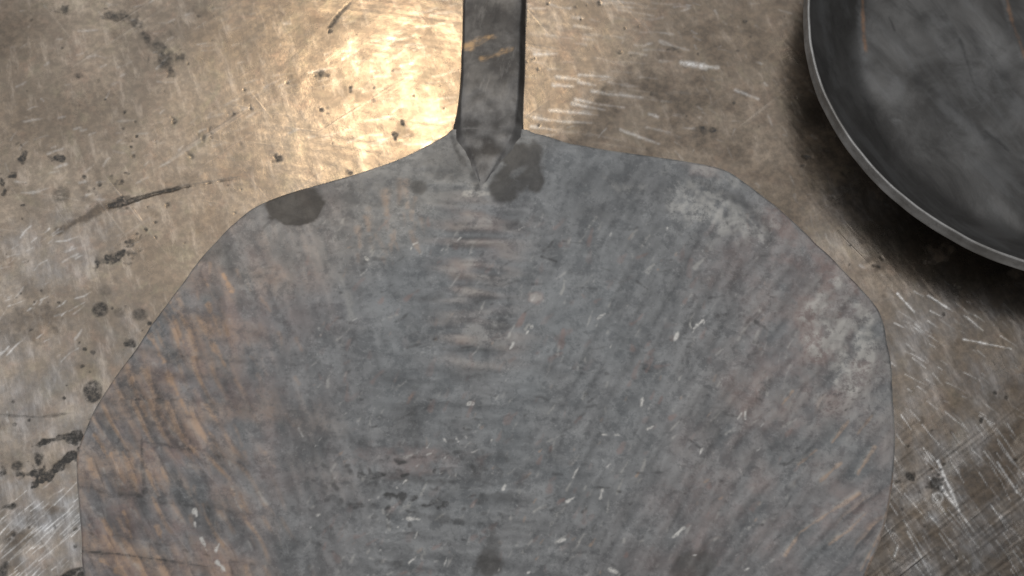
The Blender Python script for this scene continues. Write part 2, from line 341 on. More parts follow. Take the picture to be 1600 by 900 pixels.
    flecks(bright, 180, (-60, 740, 135, 940), -42, 4, (10, 85), (0.25, 0.8), (0.2, 0.9), 0.7, 0.15, bend=0.02, keep=lambda x, y: 1.0 if y > 800-0.35*x+40*0 else 0.25)
    flecks(bright, 60, (-20, 360, 130, 560), -33, 12, (8, 36), (0.5, 1.2), (0.2, 0.6), 1.2, 0.6)
    flecks(bright, 90, (20, 0, 330, 330), -20, 16, (6, 30), (0.5, 1.5), (0.08, 0.3), 2.0, 0.9)
    flecks(bright, 130, (330, -40, 720, 230), -14, 9, (10, 50), (0.5, 1.5), (0.05, 0.26), 2.2, 0.9)
    flecks(bright, 90, (820, -40, 1080, 215), 8, 6, (14, 60), (0.6, 1.6), (0.05, 0.26), 2.2, 0.9)
    flecks(bright, 160, (1060, 0, 1400, 460), 35, 25, (6, 26), (0.5, 1.3), (0.06, 0.26), 1.2, 0.8)
    flecks(bright, 420, (-150, -150, 1750, 1000), 20, 50, (5, 24), (0.3, 0.9), (0.05, 0.26), 0.9, 0.5)
    ring = Z(); blob(ring, 1465, 778, 9, 9, 0, 1, 0.15); r2 = Z(); blob(r2, 1465, 778, 6.5, 6.5, 0, 1, 0.2); bright = np.maximum(bright, 0.5*np.clip(ring-r2, 0, 1))
    # long hand-ground scratches, very faint
    H += 0.005*fnoise(41, 30, 1.4, -38)*(0.4+sst(YY, 500, 750))+0.007*fnoise(42, 26, 1.3, 50)*sst(XX, 700, 1300)+0.006*fnoise(43, 34, 2.0, 8)*(1-sst(YY, 250, 420))
    H += 0.025*fnoise(44, 22)+0.012*fnoise(45, 7)-0.10*dirt-0.03*bright
    inner_x = np.arange(-0.190, 0.1901, 0.00036); inner_y = np.arange(-0.104, 0.1221, 0.00036)
    def ext(a, lo, hi, k=14):
        t = (np.linspace(0, 1, k+1)[1:])**2
        return np.concatenate([(a[0]+(lo-a[0])*t)[::-1], a, a[-1]+(hi-a[-1])*t])
    xs = ext(inner_x, -0.5, 0.55); ys = ext(inner_y, -0.4, 0.62)
    X, Y = np.meshgrid(xs, ys); nx, ny = len(xs), len(ys)
    px, py = plan(X, Y, 0.0)
    fade = sst(px, -290, -200)*(1-sst(px, 1820, 1910))*sst(py, -190, -120)*(1-sst(py, 1080, 1180))
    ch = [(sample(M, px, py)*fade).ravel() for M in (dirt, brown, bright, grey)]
    h = sample(H, px, py)*fade*0.001
    co = np.stack([X, Y, h], -1).reshape(-1, 3)
    f = grid_faces(ny, nx)
    # sides and underside of the 8 mm plate
    per = np.concatenate([np.arange(nx), np.arange(1, ny)*nx+nx-1, (ny-1)*nx+np.arange(nx-2, -1, -1), np.arange(ny-2, 0, -1)*nx])
    low = co[per].copy(); low[:, 2] = -0.008; b0 = len(co); m = len(per); i = np.arange(m); j = (i+1) % m
    side = np.stack([per[i], b0+i, b0+j, per[j]], -1)
    c = [b0, b0+nx-1, b0+nx-1+ny-1, b0+2*(nx-1)+ny-1]
    co = np.concatenate([co, low]); f = np.concatenate([f, side, np.array([c[::-1]])])
    me = mesh_from('steel_bench_top', co, f, bench_steel())
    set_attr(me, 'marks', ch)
    o = link('steel_bench_top', me)
    o['label'] = 'scratched brown steel bench plate lying under the peel and the pan'; o['category'] = 'bench top'
    return o
build_bench()

# ------------------------------------------------------------------ forged peel
BT = 0.0026
LEFT = [(703, 203), (697, 210), (686, 217), (660, 232), (625, 250), (580, 267), (530, 281), (480, 294), (440, 304), (408, 317), (375, 340), (345, 369), (310, 411),
        (280, 451), (247, 494), (215, 540), (185, 580), (160, 620), (143, 650), (130, 680), (122, 707), (121, 740), (123, 790), (126, 840), (130, 900), (137, 960), (152, 1010), (190, 1050), (300, 1082), (560, 1100)]
RIGHT = [(822, 203), (832, 208), (850, 212), (880, 222), (930, 235), (985, 243), (1040, 248), (1080, 250), (1108, 252), (1128, 259), (1146, 272), (1170, 290), (1195, 308), (1217, 326),
         (1250, 355), (1290, 394), (1325, 430), (1350, 457), (1370, 480), (1382, 510), (1388, 550), (1392, 600), (1397, 650), (1399, 700), (1396, 750), (1388, 800), (1374, 850),
         (1352, 900), (1318, 950), (1260, 1000), (1170, 1045), (1040, 1080), (900, 1100)]
def warp(px, py, z=0.0026):
    dx = (px-800)/FPX; dy = -(py-450)/FPX
    dY = cT*dy+sT; dZ = sT*dy-cT; t = (z-CAM[2])/dZ
    return CAM[0]+dx*t, CAM[1]+dY*t

def build_blade(parent):
    Or, Pk, Pa, Dk, St, Ch, Bl = Z(), Z(), Z(), Z(), Z(), Z(), Z()
    H = Z()
    n40, n18, n8, n4 = fnoise(51, 40), fnoise(52, 18), fnoise(53, 8), fnoise(54, 3.2)
    hor = fnoise(55, 26, 5, 3); dia = fnoise(56, 20, 3.5, -55); steep = fnoise(57, 26, 4.5, 66)
    def fan(seed, ln, wd):
        # hammer and rubbing marks lean outwards on both sides of the spine
        C = ((180, 58), (420, 72), (760, 3), (980, -62), (1330, -48)); out = Z(); ws = Z()
        for q, (c_, a_) in enumerate(C):
            k_ = np.exp(-((XX-c_)/165)**2)+1e-6; out += k_*fnoise(seed+q, ln, wd, a_); ws += k_*k_
        return out/np.sqrt(ws)
    Bl += 0.55*np.exp(-(((XX-790)/300)**2+((YY-560)/330)**2))*np.clip(0.8+0.3*n40+0.3*n18, 0, 1.4)
    Bl += 0.35*np.exp(-(((XX-900)/200)**2+((YY-260)/60)**2))
    f1, f2, f3 = fan(300, 30, 5.5), fan(320, 14, 2.6), fan(340, 46, 10)
    patch = sst(f1+0.5*n8, 0.35, 0.75)-sst(-f1+0.5*n18, 0.5, 0.9)+0.7*sst(f2+0.6*n18, 0.7, 1.0)-0.6*sst(-f2+0.5*n8, 0.9, 1.2)
    mott = np.clip(0.44+0.04*n40+0.05*n18+0.06*n8+0.08*n4+0.07*f2+0.05*f1+0.15*patch, 0, 1)
    # --- left side: heat colours in slanted hammer strokes between faint cross bands
    zl = (1-sst(XX, 300, 470))*sst(YY, 330, 520)
    zl = np.maximum(zl, 0.45*(1-sst(XX, 400, 620))*(1-0.4*sst(YY, 760, 860)))
    band = fnoise(58, 60, 13, 10)
    Or += zl*np.clip(-0.02+0.16*sst(f1+0.6*band, 0.2, 0.9)+0.13*band+0.10*n18+0.06*f2, 0, 0.55)
    Pk += zl*np.clip(0.62+0.20*f1+0.18*n18+0.1*n8, 0, 1); Dk += zl*np.clip(0.10+0.16*n18-0.14*f1, 0, 0.4)
    for p, wd in ((((236, 492), (300, 505), (400, 522), (470, 560)), 9), (((185, 575), (260, 588), (340, 590), (420, 606)), 10), (((160, 628), (250, 640), (330, 660), (350, 668)), 8),
                  (((128, 760), (180, 775), (260, 786), (330, 792)), 7), (((128, 862), (190, 868), (260, 876), (330, 890)), 7), (((300, 400), (380, 430), (470, 445)), 10),
                  (((210, 545), (300, 560), (380, 566)), 6)):
        stroke(Dk, p, wd*0.7, wd*0.25, 0.34, wd, 2); stroke(H, [(x, y+wd) for x, y in p], wd, wd*0.5, -0.10, wd*1.3, 1)
    stroke(Dk, ((128, 862), (190, 867), (260, 876), (325, 886)), 1.8, 0.6, 0.75, 1.4, 0.8)
    stroke(Dk, ((150, 775), (190, 778), (215, 784), (300, 790)), 1.0, 1.4, 0.55, 1.4, 1.0)
    stroke(Dk, ((222, 655), (222, 710), (226, 765)), 1.6, 3.2, 0.5, 1.6, 0.6); blob(Dk, 226, 766, 4, 6, 0, 0.55, 0.4, 1)
    stroke(Dk, ((220, 690), (260, 696), (285, 702)), 1.6, 0.6, 0.5, 1.2, 0.8)
    for x, y, L, a, s_ in ((200, 590, 34, 75, 5), (236, 600, 50, 58, 5), (275, 608, 46, 62, 6), (290, 640, 30, 70, 5), (190, 655, 26, 12, 6), (225, 640, 24, 70, 5), (160, 700, 44, 62, 4), (182, 728, 40, 64, 4),
                           (150, 735, 40, 66, 3), (208, 735, 30, 80, 8), (262, 660, 34, 48, 4), (246, 545, 46, 62, 4), (280, 520, 52, 68, 5), (300, 545, 40, 70, 5), (335, 500, 50, 66, 4), (345, 560, 50, 60, 4),
                           (300, 700, 40, 52, 4), (335, 690, 40, 60, 4), (318, 430, 36, 66, 3), (360, 450, 46, 62, 3), (145, 835, 30, 70, 4), (172, 835, 44, 70, 4), (200, 820, 40, 74, 4),
                           (200, 880, 20, 60, 5), (165, 880, 14, 40, 4), (215, 876, 28, 5, 3), (190, 895, 18, 30, 5), (370, 780, 30, 60, 3), (250, 835, 26, 70, 4), (240, 475, 40, 66, 4), (265, 470, 40, 66, 3)):
        dx, dy = math.cos(R(a))*L/2, math.sin(R(a))*L/2
        stroke(Or, [(x-dx, y-dy), (x+dx, y+dy)], s_*0.9, s_*0.35, RG.uniform(0.5, 0.9), s_*0.6, 1.8)
    flecks(Or, 240, (130, 420, 470, 930), 64, 11, (12, 44), (0.8, 3.2), (0.05, 0.34), 2.4, 1.2, keep=lambda x, y: 1.0 if x < 330 else 0.45)
    flecks(Dk, 130, (130, 380, 470, 930), 62, 10, (14, 50), (0.6, 2.2), (0.05, 0.2), 2.2, 0.9)
    flecks(Pa, 130, (130, 480, 430, 920), 64, 14, (6, 26), (0.6, 2.0), (0.1, 0.45), 1.2, 0.8)
    zf = (1-sst(XX-0.25*(YY-600), 290, 430))*sst(YY, 400, 520)
    vb = (YY-0.14*XX+6*n40)/74.0; bi = np.floor(vb); fb = vb-bi
    uf = (XX*math.sin(R(62))-YY*math.cos(R(62))+7*n40+2.5*n18)/27.0+0.37*bi; sf = uf-np.floor(uf)
    ridge = np.exp(-((sf-0.78)/0.13)**2)*np.clip(1.5-2.4*np.abs(fb-0.45), 0, 1)
    on = np.clip(0.35+0.6*f3+0.45*n18, 0, 1.1)
    H += zf*(0.28*sf-0.14+0.42*np.minimum(fb, 1-fb)); Or += zf*ridge*on*0.95; Pa += 0.22*zf*np.exp(-((sf-0.55)/0.2)**2)*on; Dk += zf*(0.20*np.exp(-((sf-0.05)/0.09)**2)*on+0.22*np.exp(-(np.minimum(fb, 1-fb)/0.06)**2)*np.clip(0.5+0.5*n18, 0, 1))  # glints painted on the ridge crests over the heat colour
    H += 0.035*zl*steep+0.04*zl*band
    flecks(Or, 26, (560, 285, 660, 420), 84, 10, (8, 40), (1.5, 5), (0.08, 0.30), 3, 1.2)
    for x, y, L in ((602, 318, 34), (634, 305, 40), (560, 372, 26), (573, 350, 20)): stroke(Or, [(x, y-L/2), (x+3, y+L/2)], 5, 3, 0.34, 4, 1.5)
    stroke(Dk, [(622, 285), (624, 330)], 2, 1, 0.4, 2, 1)
    # --- right shoulder: mottled pale patch with pink and blue edges
    Pa += 0.62*sst(-np.hypot((XX-1120)/85, (YY-325)/60)+0.25*n8+0.22*n18, -1.1, 0.1)*np.clip(0.5+0.45*n4+0.3*n8, 0, 1)
    stroke(Pa, [(1060, 300), (1090, 285), (1130, 290)], 10, 8, 0.45, 8, 4); blob(Pa, 1100, 266, 24, 12, 10, 0.45, 0.5, 3); blob(Pk, 1100, 264, 30, 14, 10, 0.6, 0.6, 3)
    blob(Pa, 1140, 283, 14, 9, 30, 0.35, 0.5, 3)
    stroke(Dk, [(1085, 280), (1120, 296), (1160, 315), (1195, 345), (1205, 372)], 5, 7, 0.42, 6, 3)
    stroke(Pa, [(1100, 300), (1150, 325), (1180, 352), (1196, 385)], 2.5, 2.5, 0.5, 2.5, 2)
    stroke(H, [(1080, 276), (1120, 292), (1160, 312), (1198, 345), (1208, 378)], 16, 10, -0.28, 15, 2)
    stroke(Pk, [(1215, 345), (1290, 400), (1330, 445)], 16, 16, 0.75, 12, 5); blob(Pk, 1250, 440, 60, 36, 30, 0.6, 0.7, 9); blob(Pk, 1225, 570, 60, 80, 10, 0.42, 0.8, 9)
    blob(Pk, 1310, 440, 30, 14, 35, 0.7, 0.5, 4); blob(Pk, 1150, 420, 60, 50, 0, 0.3, 0.8, 9); stroke(Pk, [(1215, 338), (1222, 370)], 6, 4, 0.8, 5, 2)
    for x, y, r_ in ((1228, 372, 13), (1224, 445, 16), (1232, 510, 18), (1204, 525, 14), (1210, 560, 14), (1250, 470, 10)): blob(Bl, x, y, r_, r_*0.8, 0, 0.7, 0.6, 4)
    Pa += 0.80*sst(-np.hypot((XX-1325)/62, (YY-535)/98)+0.22*n8+0.12*n18, -1.05, -0.35)*np.clip(0.55+0.30*n4+0.30*n8, 0, 1); Bl += 0.5*sst(-np.hypot((XX-1355)/40, (YY-560)/60), -1.1, -0.4); Pk += 0.5*sst(-np.hypot((XX-1300)/50, (YY-520)/80)+0.3*n18, -1.1, -0.4)
    stroke(Dk, [(1345, 500), (1365, 530), (1385, 560)], 5, 7, 0.26, 6, 3); blob(Dk, 1290, 500, 18, 12, 0, 0.30, 0.6, 5)
    flecks(Dk, 70, (1270, 600, 1350, 650), -10, 30, (2, 6), (0.5, 1.1), (0.3, 0.7), 0.8, 0.4)
    Pa += 0.24*sst(XX+0.5*(YY-500), 1080, 1300)*(1-sst(YY, 640, 800))*np.clip(0.8+0.35*n18+0.25*f1+0.15*n4, 0, 1.5)  # broad pale sheen painted in, with pink and blue sheen below
    Pk += 0.34*sst(XX+0.4*(YY-500), 1040, 1230)*np.clip(0.8+0.4*n18+0.3*f1, 0, 1.5); Bl += 0.30*sst(XX, 1100, 1250)*np.clip(0.3+0.8*n40, 0, 1)
    # --- lower right: overlapping hammer scallops, ridge lines sweeping down and left
    zr = sst(XX, 1080, 1230)*sst(YY, 560, 690)
    ang = R(133); u = (XX*-math.sin(ang)+YY*math.cos(ang))*-1
    ph = (u+12*fnoise(62, 60)+4*n18+1.5*n8)/46.0; saw = ph-np.floor(ph); saw = np.where(saw > 0.86, 0.86*(1-(saw-0.86)/0.14), saw)
    zr = zr*sst(fnoise(64, 46), -0.5, 0.5)
    H += zr*(0.52*saw-0.26)*np.clip(0.8+0.35*n40, 0.2, 1.3)*(0.7+0.3*np.clip(n18, -1, 1)); H += zr*0.03*dia
    edge = np.exp(-((saw-0.86)/0.10)**2)
    Or += zr*edge*np.clip(0.18+0.24*n18+0.12*n8, 0, 0.6); Dk += 0.6*zr*np.exp(-((saw-0.04)/0.07)**2)*np.clip(0.14+0.15*n18, 0, 0.4)  # orange-lit ridge crests and dark feet painted into the colour
    Pk += zr*0.30*(1-saw)
    for p in (((1362, 650), (1340, 678)), ((1324, 660), (1300, 692)), ((1275, 703), (1248, 726)), ((1342, 772), (1290, 805), (1250, 832), (1226, 868)), ((1355, 800), (1325, 830), (1296, 850)), ((1385, 815), (1360, 862), (1345, 892)),
              ((1238, 612), (1222, 632)), ((1312, 725), (1282, 752)), ((1365, 700), (1340, 740))):
        stroke(Or, p, 2.4, 1.4, 0.62, 2.0, 1.2); stroke(Pa, [(x-3, y-2) for x, y in p], 3, 2, 0.35, 4, 1.5)
    # --- centre: raised spine with cross hammer marks below the neck
    zc = np.exp(-((XX-748)/58)**2)*sst(YY, 290, 345)*(1-sst(YY, 530, 610))
    Pk += zc*np.clip(0.20+0.20*hor+0.12*n18, 0, 0.7); Pa += zc*np.clip(0.06+0.24*hor+0.10*n8, 0, 0.5); Or += zc*np.clip(0.10*hor-0.05+0.08*n18, 0, 0.2)  # pale and warm crests are painted glints on the cross marks
    H += zc*(0.35+0.20*hor)
    stroke(Pa, [(728, 304), (764, 303)], 4.5, 4.5, 0.62, 2, 1); stroke(Pa, [(735, 290), (758, 292)], 3, 6, 0.40, 3, 1)
    blob(Pa, 740, 522, 30, 18, 0, 0.34, 0.4, 3); blob(Pa, 838, 466, 10, 8, 0, 0.5, 0.4, 2); blob(Pk, 838, 466, 12, 10, 0, 0.6, 0.4, 2)
    blob(Bl, 630, 470, 70, 110, 0, 0.55, 0.8, 12); blob(Bl, 690, 400, 40, 60, 0, 0.35, 0.8, 8); blob(Bl, 660, 505, 18, 9, 0, 0.6, 0.5, 3)
    for x0, x1, y in ((712, 790, 352), (706, 800, 384), (720, 800, 412), (712, 780, 446), (704, 800, 465), (716, 806, 500), (700, 770, 512), (690, 790, 548)):
        stroke(Dk, [(x0, y), ((x0+x1)/2, y+RG.uniform(-2, 2)), (x1, y+RG.uniform(-3, 3))], 1.6, 0.8, 0.34, 2.2, 1.4)
    for x, y, r_ in ((680, 463, 16), (822, 408, 8), (838, 346, 7), (852, 392, 6), (800, 352, 10), (770, 432, 8), (790, 512, 10), (806, 440, 5)): blob(Dk, x, y, r_, r_*0.45, -8, 0.42, 0.6, 2)
    # --- lower centre: broken dark scale
    scale_zone = np.exp(-(((XX-640)/150)**2+((YY-760)/85)**2))
    Dk += scale_zone*sst(0.7*fnoise(61, 12, 4, 2)+0.6*n4, 0.6, 1.5)*0.9
    for p, wd in ((((610, 804), (650, 806), (680, 808), (720, 815)), 4.5), (((562, 730), (570, 752), (590, 760)), 5), (((620, 744), (660, 752), (706, 754)), 5), (((640, 640), (650, 690)), 14),
                  (((586, 745), (584, 770)), 5), (((720, 592), (760, 584)), 2.5), (((592, 878), (625, 882)), 4)):
        stroke(Dk, p, wd, wd*0.7, 0.46, wd*0.9, 3)
    blob(Dk, 636, 655, 24, 42, 10, 0.28, 0.6, 6); blob(Bl, 650, 800, 40, 20, 0, 0.4, 0.6, 5); blob(Pk, 640, 720, 70, 20, 0, 0.5, 0.6, 8)
    # --- oil stains
    blob(St, 462, 323, 46, 31, 3, 1.0, 0.07, 2.2); blob(St, 655, 293, 13, 11, 0, 0.62, 0.25, 1)
    S2 = Z()
    for x, y, rx, ry, a in ((768, 240, 22, 13, 20), (812, 248, 26, 26, 0), (832, 245, 14, 26, 10), (808, 275, 40, 24, -25), (785, 298, 24, 20, 0), (836, 282, 14, 20, 0)): blob(S2, x, y, rx, ry, a, 0.85, 0.16, 1.5)
    blob(S2, 808, 270, 15, 6, -35, -0.45, 0.5, 1, add=True); St = np.maximum(St, np.clip(S2, 0, 1))
    blob(St, 765, 882, 22, 24, 0, 0.75, 0.25, 3); stroke(St, [(770, 830), (768, 880)], 6, 14, 0.4, 6, 3); blob(St, 1085, 888, 34, 28, 0, 0.62, 0.3, 3); blob(St, 700, 255, 50, 22, -10, 0.28, 0.7, 5)
    blob(Dk, 960, 290, 60, 28, 0, 0.24, 0.8, 6); blob(Dk, 930, 330, 40, 22, 0, 0.20, 0.8, 6); blob(Dk, 560, 300, 60, 18, -14, 0.28, 0.7, 5)
    blob(St, 330, 395, 26, 12, -15, 0.35, 0.5, 3)
    stroke(Dk, [(704, 208), (712, 232), (732, 264), (749, 296)], 1.6, 2.8, 0.55, 2.8, 2.0); blob(Dk, 744, 268, 4, 14, -18, 0.6, 0.5, 1)  # no stain: shade painted into the crease beside the handle tongue
    # --- bright chips and nicks
    fl_n = fnoise(63, 34)
    inb = lambda x, y: 1.0 if (x-760)**2/540**2+(y-650)**2/380**2 < 1 else 0.2
    clus = lambda x, y: inb(x, y)*float(sst(fl_n[int(y)+OY, int(x)+OX], 0.0, 1.4))
    flecks(Ch, 300, (480, 340, 1200, 930), -58, 24, (2, 15), (0.3, 1.1), (0.12, 0.75), 0.9, 0.8, keep=clus)
    flecks(Ch, 200, (420, 560, 960, 930), -15, 45, (1.5, 8), (0.3, 1.1), (0.12, 0.7), 0.8, 0.7, keep=clus)
    flecks(Pa, 420, (480, 340, 1250, 930), -60, 16, (5, 28), (0.5, 2.4), (0.12, 0.6), 1.6, 0.9, keep=inb)
    flecks(Pk, 260, (480, 340, 1250, 930), -58, 20, (6, 26), (1.0, 5), (0.2, 0.8), 2.2, 1.2)
    flecks(Or, 90, (480, 340, 1250, 930), -58, 20, (3, 12), (0.6, 2), (0.1, 0.45), 1.2, 0.9)
    flecks(Dk, 380, (420, 330, 1250, 930), -6, 26, (4, 30), (0.4, 2.2), (0.12, 0.6), 1.4, 0.9)
    for x, y, L, a, s_ in ((816, 357, 12, -28, 2.0), (827, 517, 16, -55, 2.2), (320, 852, 24, 66, 3.4), (344, 848, 26, -62, 4.0), (348, 888, 22, 50, 2.2), (900, 738, 22, -60, 2.4), (940, 772, 14, -80, 1.8), (893, 780, 14, -35, 2.0),
                           (1090, 508, 18, -40, 3.0), (1080, 512, 12, 70, 2.6), (877, 845, 10, -15, 2.6), (958, 892, 12, 30, 2.4), (788, 762, 8, -50, 2.2), (735, 632, 9, 0, 2.0), (950, 728, 8, -40, 2.2), (1003, 628, 12, -85, 1.4), (1018, 668, 16, -30, 1.8),
                           (955, 680, 26, 2, 0.8), (1055, 530, 16, -70, 1.6), (500, 520, 14, 70, 2.2), (470, 675, 18, 65, 1.5), (498, 690, 20, -55, 1.6), (553, 384, 8, 50, 2.0), (572, 404, 6, 50, 2.0), (305, 822, 8, 80, 2.2), (306, 802, 8, 70, 1.6),
                           (1040, 365, 16, -70, 1.6), (955, 365, 10, -60, 1.6), (650, 812, 26, 4, 1.5), (645, 875, 14, -40, 1.4), (1060, 832, 22, -40, 1.2), (780, 888, 10, -80, 2.0), (800, 542, 10, -50, 1.6), (1085, 868, 6, 0, 1.4), (915, 835, 10, 10, 1.2)):
        dx, dy = math.cos(R(a))*L/2, math.sin(R(a))*L/2
        stroke(Ch, [(x-dx, y-dy), (x+dx, y+dy)], s_*0.75, s_*0.3, 0.66, 1.0, 1.8)
    stroke(Pa, [(1240, 760), (1330, 750)], 4, 3, 0.2, 4, 3); stroke(Pa, [(530, 430), (545, 465), (548, 500)], 5, 4, 0.30, 5, 3); stroke(Pa, [(945, 280), (970, 300), (1010, 290)], 3, 3, 0.3, 4, 3)
    H += 0.10*n40+0.05*n18+0.025*n8+0.010*n4-0.03*Ch+0.065*f3*np.clip(0.7+0.5*fnoise(59, 60), 0, 1.5)+0.10*f1+0.022*f2
    stroke(Or, [(1397, 740), (1388, 800), (1374, 848), (1352, 899)], 1.6, 3.0, 0.8, 2.0, 1.2); stroke(Pa, [(1390, 560), (1398, 650), (1398, 740)], 1.0, 1.2, 0.5, 1.5, 1.0)  # edge highlights painted along the outline, next line too
    stroke(Or, [(130, 682), (122, 710), (122, 745)], 2.0, 1.2, 0.9, 1.6, 1.0); stroke(Pa, [(1330, 436), (1372, 482), (1386, 530)], 2.0, 2.0, 0.6, 2.0, 1.2)
    for M in (Or, Pk, Pa, Dk, St, Ch, Bl): np.clip(M, 0, 1, out=M)
    # --- the plate: rows across, each row running edge to edge
    L_ = np.array(LEFT, float); Rr = np.array(RIGHT, float)
    ys = np.arange(203, 1100.1, 1.75); NC = 760
    wob = np.interp(np.arange(-400, 1400), np.arange(-400, 1400), fnoise(71, 14)[700, :1800])
    lx = np.interp(ys, L_[:, 1], L_[:, 0])+1.0*np.interp(ys, np.arange(1800)-400, wob)
    rx = np.interp(ys, Rr[:, 1], Rr[:, 0])+1.0*np.interp(ys+350, np.arange(1800)-400, wob)
    kern = np.hanning(33); kern /= kern.sum(); smo = lambda a: np.concatenate([a[:14], np.convolve(np.pad(a, 16, 'edge'), kern, 'valid')[14:]])
    lx = smo(lx)+0.5*np.interp(ys*2.7, np.arange(1800)-400, wob); rx = smo(rx)+0.5*np.interp(ys*2.3, np.arange(1800)-400, wob)
    t = np.linspace(0, 1, NC); t = t+0.06*np.sin(4*np.pi*t)/-(4*np.pi)*1.0
    PX = lx[:, None]+(rx-lx)[:, None]*t[None, :]; PY = np.repeat(ys[:, None], NC, 1)
    # distance to the outline (for the rounded edge)
    outl = np.concatenate([np.stack([lx, ys], 1)[::-1], np.stack([rx, ys], 1)])[::3]
    ds = np.minimum((PX-lx[:, None]), (rx[:, None]-PX))
    sl = np.gradient(lx, ys); sr = np.gradient(rx, ys)
    ds = np.minimum((PX-lx[:, None])/np.sqrt(1+sl**2)[:, None], (rx[:, None]-PX)/np.sqrt(1+sr**2)[:, None])
    rnd = -0.0003*(1-np.clip(ds/3.5, 0, 1))**2
    # the plate is slightly dished: lower right corner curls up off the bench, left edge a little
    ux = np.clip((PX-900)/500, 0, 1); uy = sst(PY, 560, 940)
    lift = 0.0060*ux**2*uy+0.0024*np.clip((620-PX)/500, 0, 1)**2*sst(PY, 350, 750)+0.0009*np.exp(-((PX-765)/300)**2)*(1-sst(PY, 200, 480))
    X, Y = warp(PX, PY, BT+lift)
    h = sample(H, PX, PY)*0.001*np.clip(ds/14, 0.25, 1)
    top = BT+0.0004+lift+h+rnd
    ny = len(ys); co = np.stack([X, Y, top], -1).reshape(-1, 3); f = grid_faces(ny, NC, flip=True)
    idx = np.arange(ny*NC).reshape(ny, NC)
    per = np.concatenate([idx[0, :], idx[1:, -1], idx[-1, -2::-1], idx[-2:0:-1, 0]])
    liftp = lift.ravel()[per]
    low = co[per].copy(); low[:, 2] = 0.0003+liftp; m = len(per); u0 = len(co); b0 = u0+m; i = np.arange(m); j = (i+1) % m
    side = np.stack([u0+i, u0+j, b0+j, b0+i], -1); low = np.concatenate([co[per], low])
    # underside, following the same curl
    ri = np.unique(np.r_[np.arange(0, ny, 12), ny-1]); ci = np.unique(np.r_[np.arange(0, NC, 20), NC-1])
    ub = np.stack([X[np.ix_(ri, ci)], Y[np.ix_(ri, ci)], 0.0003+lift[np.ix_(ri, ci)]], -1).reshape(-1, 3)
    under = grid_faces(len(ri), len(ci), off=len(co)+2*m)
    low = np.concatenate([low, ub])
    co = np.concatenate([co, low]); f = np.concatenate([f, side, under])
    me = mesh_from('blade', co, f, blade_steel())
    ppx = np.concatenate([PX.ravel(), PX.ravel()[per], PX.ravel()[per], PX[np.ix_(ri, ci)].ravel()]); ppy = np.concatenate([PY.ravel(), PY.ravel()[per], PY.ravel()[per], PY[np.ix_(ri, ci)].ravel()])
    tn = [sample(M, ppx, ppy) for M in (Or, Pk, Pa, Dk)]
    lit_edge = (0.75*np.exp(-(ds/2.2)**2)*np.clip(0.6+0.5*sample(n18, PX, PY), 0, 1)).ravel(); tn[2][:len(lit_edge)] = np.maximum(tn[2][:len(lit_edge)], lit_edge)  # pale outline painted in for the light on the plate's edge
    set_attr(me, 'tint', tn)
    set_attr(me, 'wear', [sample(M, ppx, ppy) for M in (St, Ch, Bl, mott)])
    return link('blade', me, parent)

